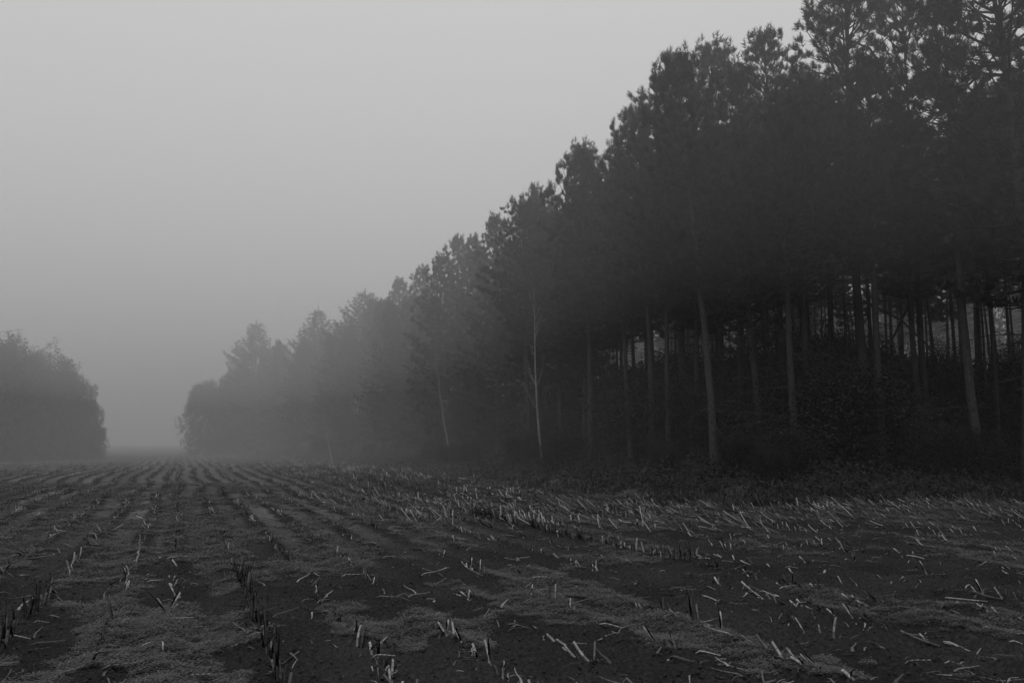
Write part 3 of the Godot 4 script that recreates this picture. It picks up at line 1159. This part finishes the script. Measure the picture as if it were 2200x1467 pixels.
func build_litter() -> void:
	rng.seed = 700
	# chickweed mats
	var sprig := Geo.new()
	for i in 9:
		var a := rnd(0, TAU)
		var c := Vector3(cos(a), 0, sin(a)) * rnd(0.0, 0.03) + Vector3(0, rnd(0.004, 0.026), 0)
		var d := Vector3(cos(a + rnd(-0.7, 0.7)), rnd(-0.2, 0.5), sin(a + rnd(-0.7, 0.7))) * rnd(0.013, 0.022)
		var w := d.cross(Vector3.UP).normalized() * 0.0065
		sprig.tri(c, c + d * 0.5 + w, c + d)
		sprig.tri(c, c + d, c + d * 0.5 - w)
	var where := []
	var tone := []
	for i in 420000:
		var d := 5.0 + 30.0 * pow(rng.randf(), 2.2)
		var x := rnd(-0.67, 0.67) * d
		x += rnd(-0.5, 0.5)
		var w := weed(x, -d)
		if w < 0.3 or rng.randf() > w or edge_of(x, -d) > -0.3:
			continue
		var k := rnd(0.55, 1.1) * (1.0 + 0.06 * maxf(0.0, d - 7.0))
		where.append(Transform3D(Basis(Vector3.UP, rnd(0, TAU)).scaled(Vector3(k, k * rnd(0.8, 1.5), k)), Vector3(x, ground_y(x, -d) - 0.002, -d)))
		tone.append(rnd(0.036, 0.1))
	tag(scatter("chickweed", sprig.mesh(), mat(0.8), where, tone), "low chickweed mats spreading between the stubble rows", "weeds", "", "stuff")
	# clods
	var clod := Geo.new()
	var ball := SphereMesh.new()
	ball.radius = 1.0
	ball.height = 1.6
	ball.radial_segments = 7
	ball.rings = 4
	var a := ball.get_mesh_arrays()
	clod.v = a[Mesh.ARRAY_VERTEX]
	clod.n = a[Mesh.ARRAY_NORMAL]
	clod.uv = a[Mesh.ARRAY_TEX_UV]
	clod.idx = a[Mesh.ARRAY_INDEX]
	clod.c = flat(Color.WHITE, clod.v.size())
	for i in clod.v.size():
		clod.v[i] *= Vector3(1.0, 0.7, 0.85) * (1.0 + 0.9 * n_fine.get_noise_3dv(clod.v[i] * 0.45))
	where = []
	tone = []
	for i in 30000:
		var d := 5.0 + 16.0 * pow(rng.randf(), 2.0)
		var x := rnd(-0.67, 0.67) * d
		if rng.randf() < weed(x, -d) * 0.85 or edge_of(x, -d) > 0.0:
			continue
		var k := 0.004 + 0.016 * pow(rng.randf(), 4.0)
		where.append(Transform3D(Basis.from_euler(Vector3(rnd(0, 6), rnd(0, 6), rnd(0, 6))).scaled(Vector3.ONE * k), Vector3(x, ground_y(x, -d) + k * 0.15, -d)))
		tone.append(rnd(0.014, 0.03))
	tag(scatter("soil_clods", clod.mesh(), mat(0.95), where, tone), "loose crumbs of dark soil on the field", "soil", "", "stuff")
	# straw and leaf shreds
	var shreds := Node3D.new()
	shreds.name = "straw_litter"
	add_child(shreds)
	tag(shreds, "thin shreds of straw and maize leaf strewn over the soil", "straw", "", "stuff")
	for v in 3:
		var g := Geo.new()
		var ln: float = [0.09, 0.16, 0.24][v]
		var wd: float = [0.004, 0.007, 0.011][v]
		var prev := Vector3.ZERO
		for i in 5:
			var t := (i + 1) / 5.0
			var q := Vector3(ln * t, 0.012 * sin(t * 3.0 + v) + 0.006, 0.03 * t * t * (v - 1))
			var h := wd * (1.0 - 0.7 * t)
			var h0 := wd * (1.0 - 0.7 * i / 5.0)
			g.tri(prev + Vector3(0, 0, -h0), q + Vector3(0, 0.003, -h), q + Vector3(0, -0.002, h))
			g.tri(prev + Vector3(0, 0, -h0), q + Vector3(0, -0.002, h), prev + Vector3(0, 0, h0))
			prev = q
		where = []
		tone = []
		for i in 3600:
			var s := 4.0 + 30.0 * pow(rng.randf(), 1.8)
			var k := roundf(rnd(-32.0, 22.0))
			var p := row_at(int(k), s) + (rnd(-0.2, 0.2) if rng.randf() < 0.7 else rnd(-0.4, 0.4))
			var at := spot(p, s)
			if absf(at.x) > 0.66 * -at.y + 1.0 or at.y > -4.5 or edge_of(at.x, at.y) > 0.2:
				continue
			where.append(Transform3D(Basis.from_euler(Vector3(rnd(-0.3, 0.3), rnd(0, TAU), rnd(-0.25, 0.35))).scaled(Vector3.ONE * rnd(0.7, 1.3)), Vector3(at.x, ground_y(at.x, at.y) + 0.008, at.y)))
			tone.append([0.05, 0.08, 0.11, 0.2][rng.randi() % 4])
		scatter("straw", g.mesh(), mat(0.7), where, tone, shreds)


# ---------------------------------------------------------------- air
func fog_bank(at: Vector3, size: Vector3, density: float) -> void:
	var f := FogVolume.new()
	f.name = numbered("fog_bank")
	f.shape = RenderingServer.FOG_VOLUME_SHAPE_BOX
	f.size = size
	f.position = at
	var m := FogMaterial.new()
	m.albedo = grey(0.95).linear_to_srgb()
	m.density = density
	f.material = m
	add_child(f)
	tag(f, "bank of pale fog lying over the far field", "fog", "", "stuff")


func _ready() -> void:
	var cam := Camera3D.new()
	cam.name = "camera"
	cam.position = Vector3(0, EYE, 0)
	cam.rotation_degrees = Vector3(7.376, 0, 0)
	cam.fov = 46.41
	cam.far = 3000.0
	add_child(cam)
	cam.current = true
	var env := Environment.new()
	env.background_mode = Environment.BG_SKY
	var sm := ProceduralSkyMaterial.new()
	sm.sky_top_color = grey(0.77).linear_to_srgb()          # an overcast sky: three times as bright overhead as at the horizon
	sm.sky_horizon_color = grey(0.51).linear_to_srgb()
	sm.sky_curve = 0.6
	sm.ground_bottom_color = grey(0.04).linear_to_srgb()
	sm.ground_horizon_color = grey(0.05).linear_to_srgb()
	var sky := Sky.new()
	sky.sky_material = sm
	env.sky = sky
	env.tonemap_mode = Environment.TONE_MAPPER_LINEAR
	env.tonemap_exposure = 1.0
	env.sdfgi_enabled = true
	env.ssao_enabled = true
	env.ssil_enabled = true
	env.fog_enabled = true
	env.fog_light_color = Color(1, 1, 1)
	env.fog_density = 0.0006
	env.volumetric_fog_enabled = true
	env.volumetric_fog_density = 0.0
	var we := WorldEnvironment.new()
	we.name = "environment"
	we.environment = env
	add_child(we)
	var sun := DirectionalLight3D.new()
	sun.name = "overcast_sun"
	sun.rotation_degrees = Vector3(-58, -20, 0)
	sun.light_energy = 0.42
	sun.light_angular_distance = 60.0
	sun.shadow_enabled = true
	sun.sky_mode = DirectionalLight3D.SKY_MODE_LIGHT_ONLY
	add_child(sun)

	n_low = noise(1, 0.035, 2)
	n_mid = noise(2, 0.9, 3)
	n_fine = noise(3, 5.0, 3)
	n_weed = noise(4, 0.33, 3)
	n_row = noise(5, 0.11, 2)
	build_ground()
	build_pieces()
	build_wood()
	build_bank()
	build_stubble()
	build_litter()
	# the mist thickens away from the camera and with height
	for b in [[26.0, 0.0044, -0.6], [48.0, 0.0034, -0.7], [76.0, 0.002, -0.8]]:
		var mid: float = (b[0] + 420.0) * 0.5
		fog_bank(Vector3(-60, 11.5 + b[2], -mid), Vector3(760 + b[2] * 9.0, 24 + b[2], 420.0 - b[0]), b[1])
	fog_bank(Vector3(0, 14.8, -190), Vector3(770, 17.0, 420), 0.0062)
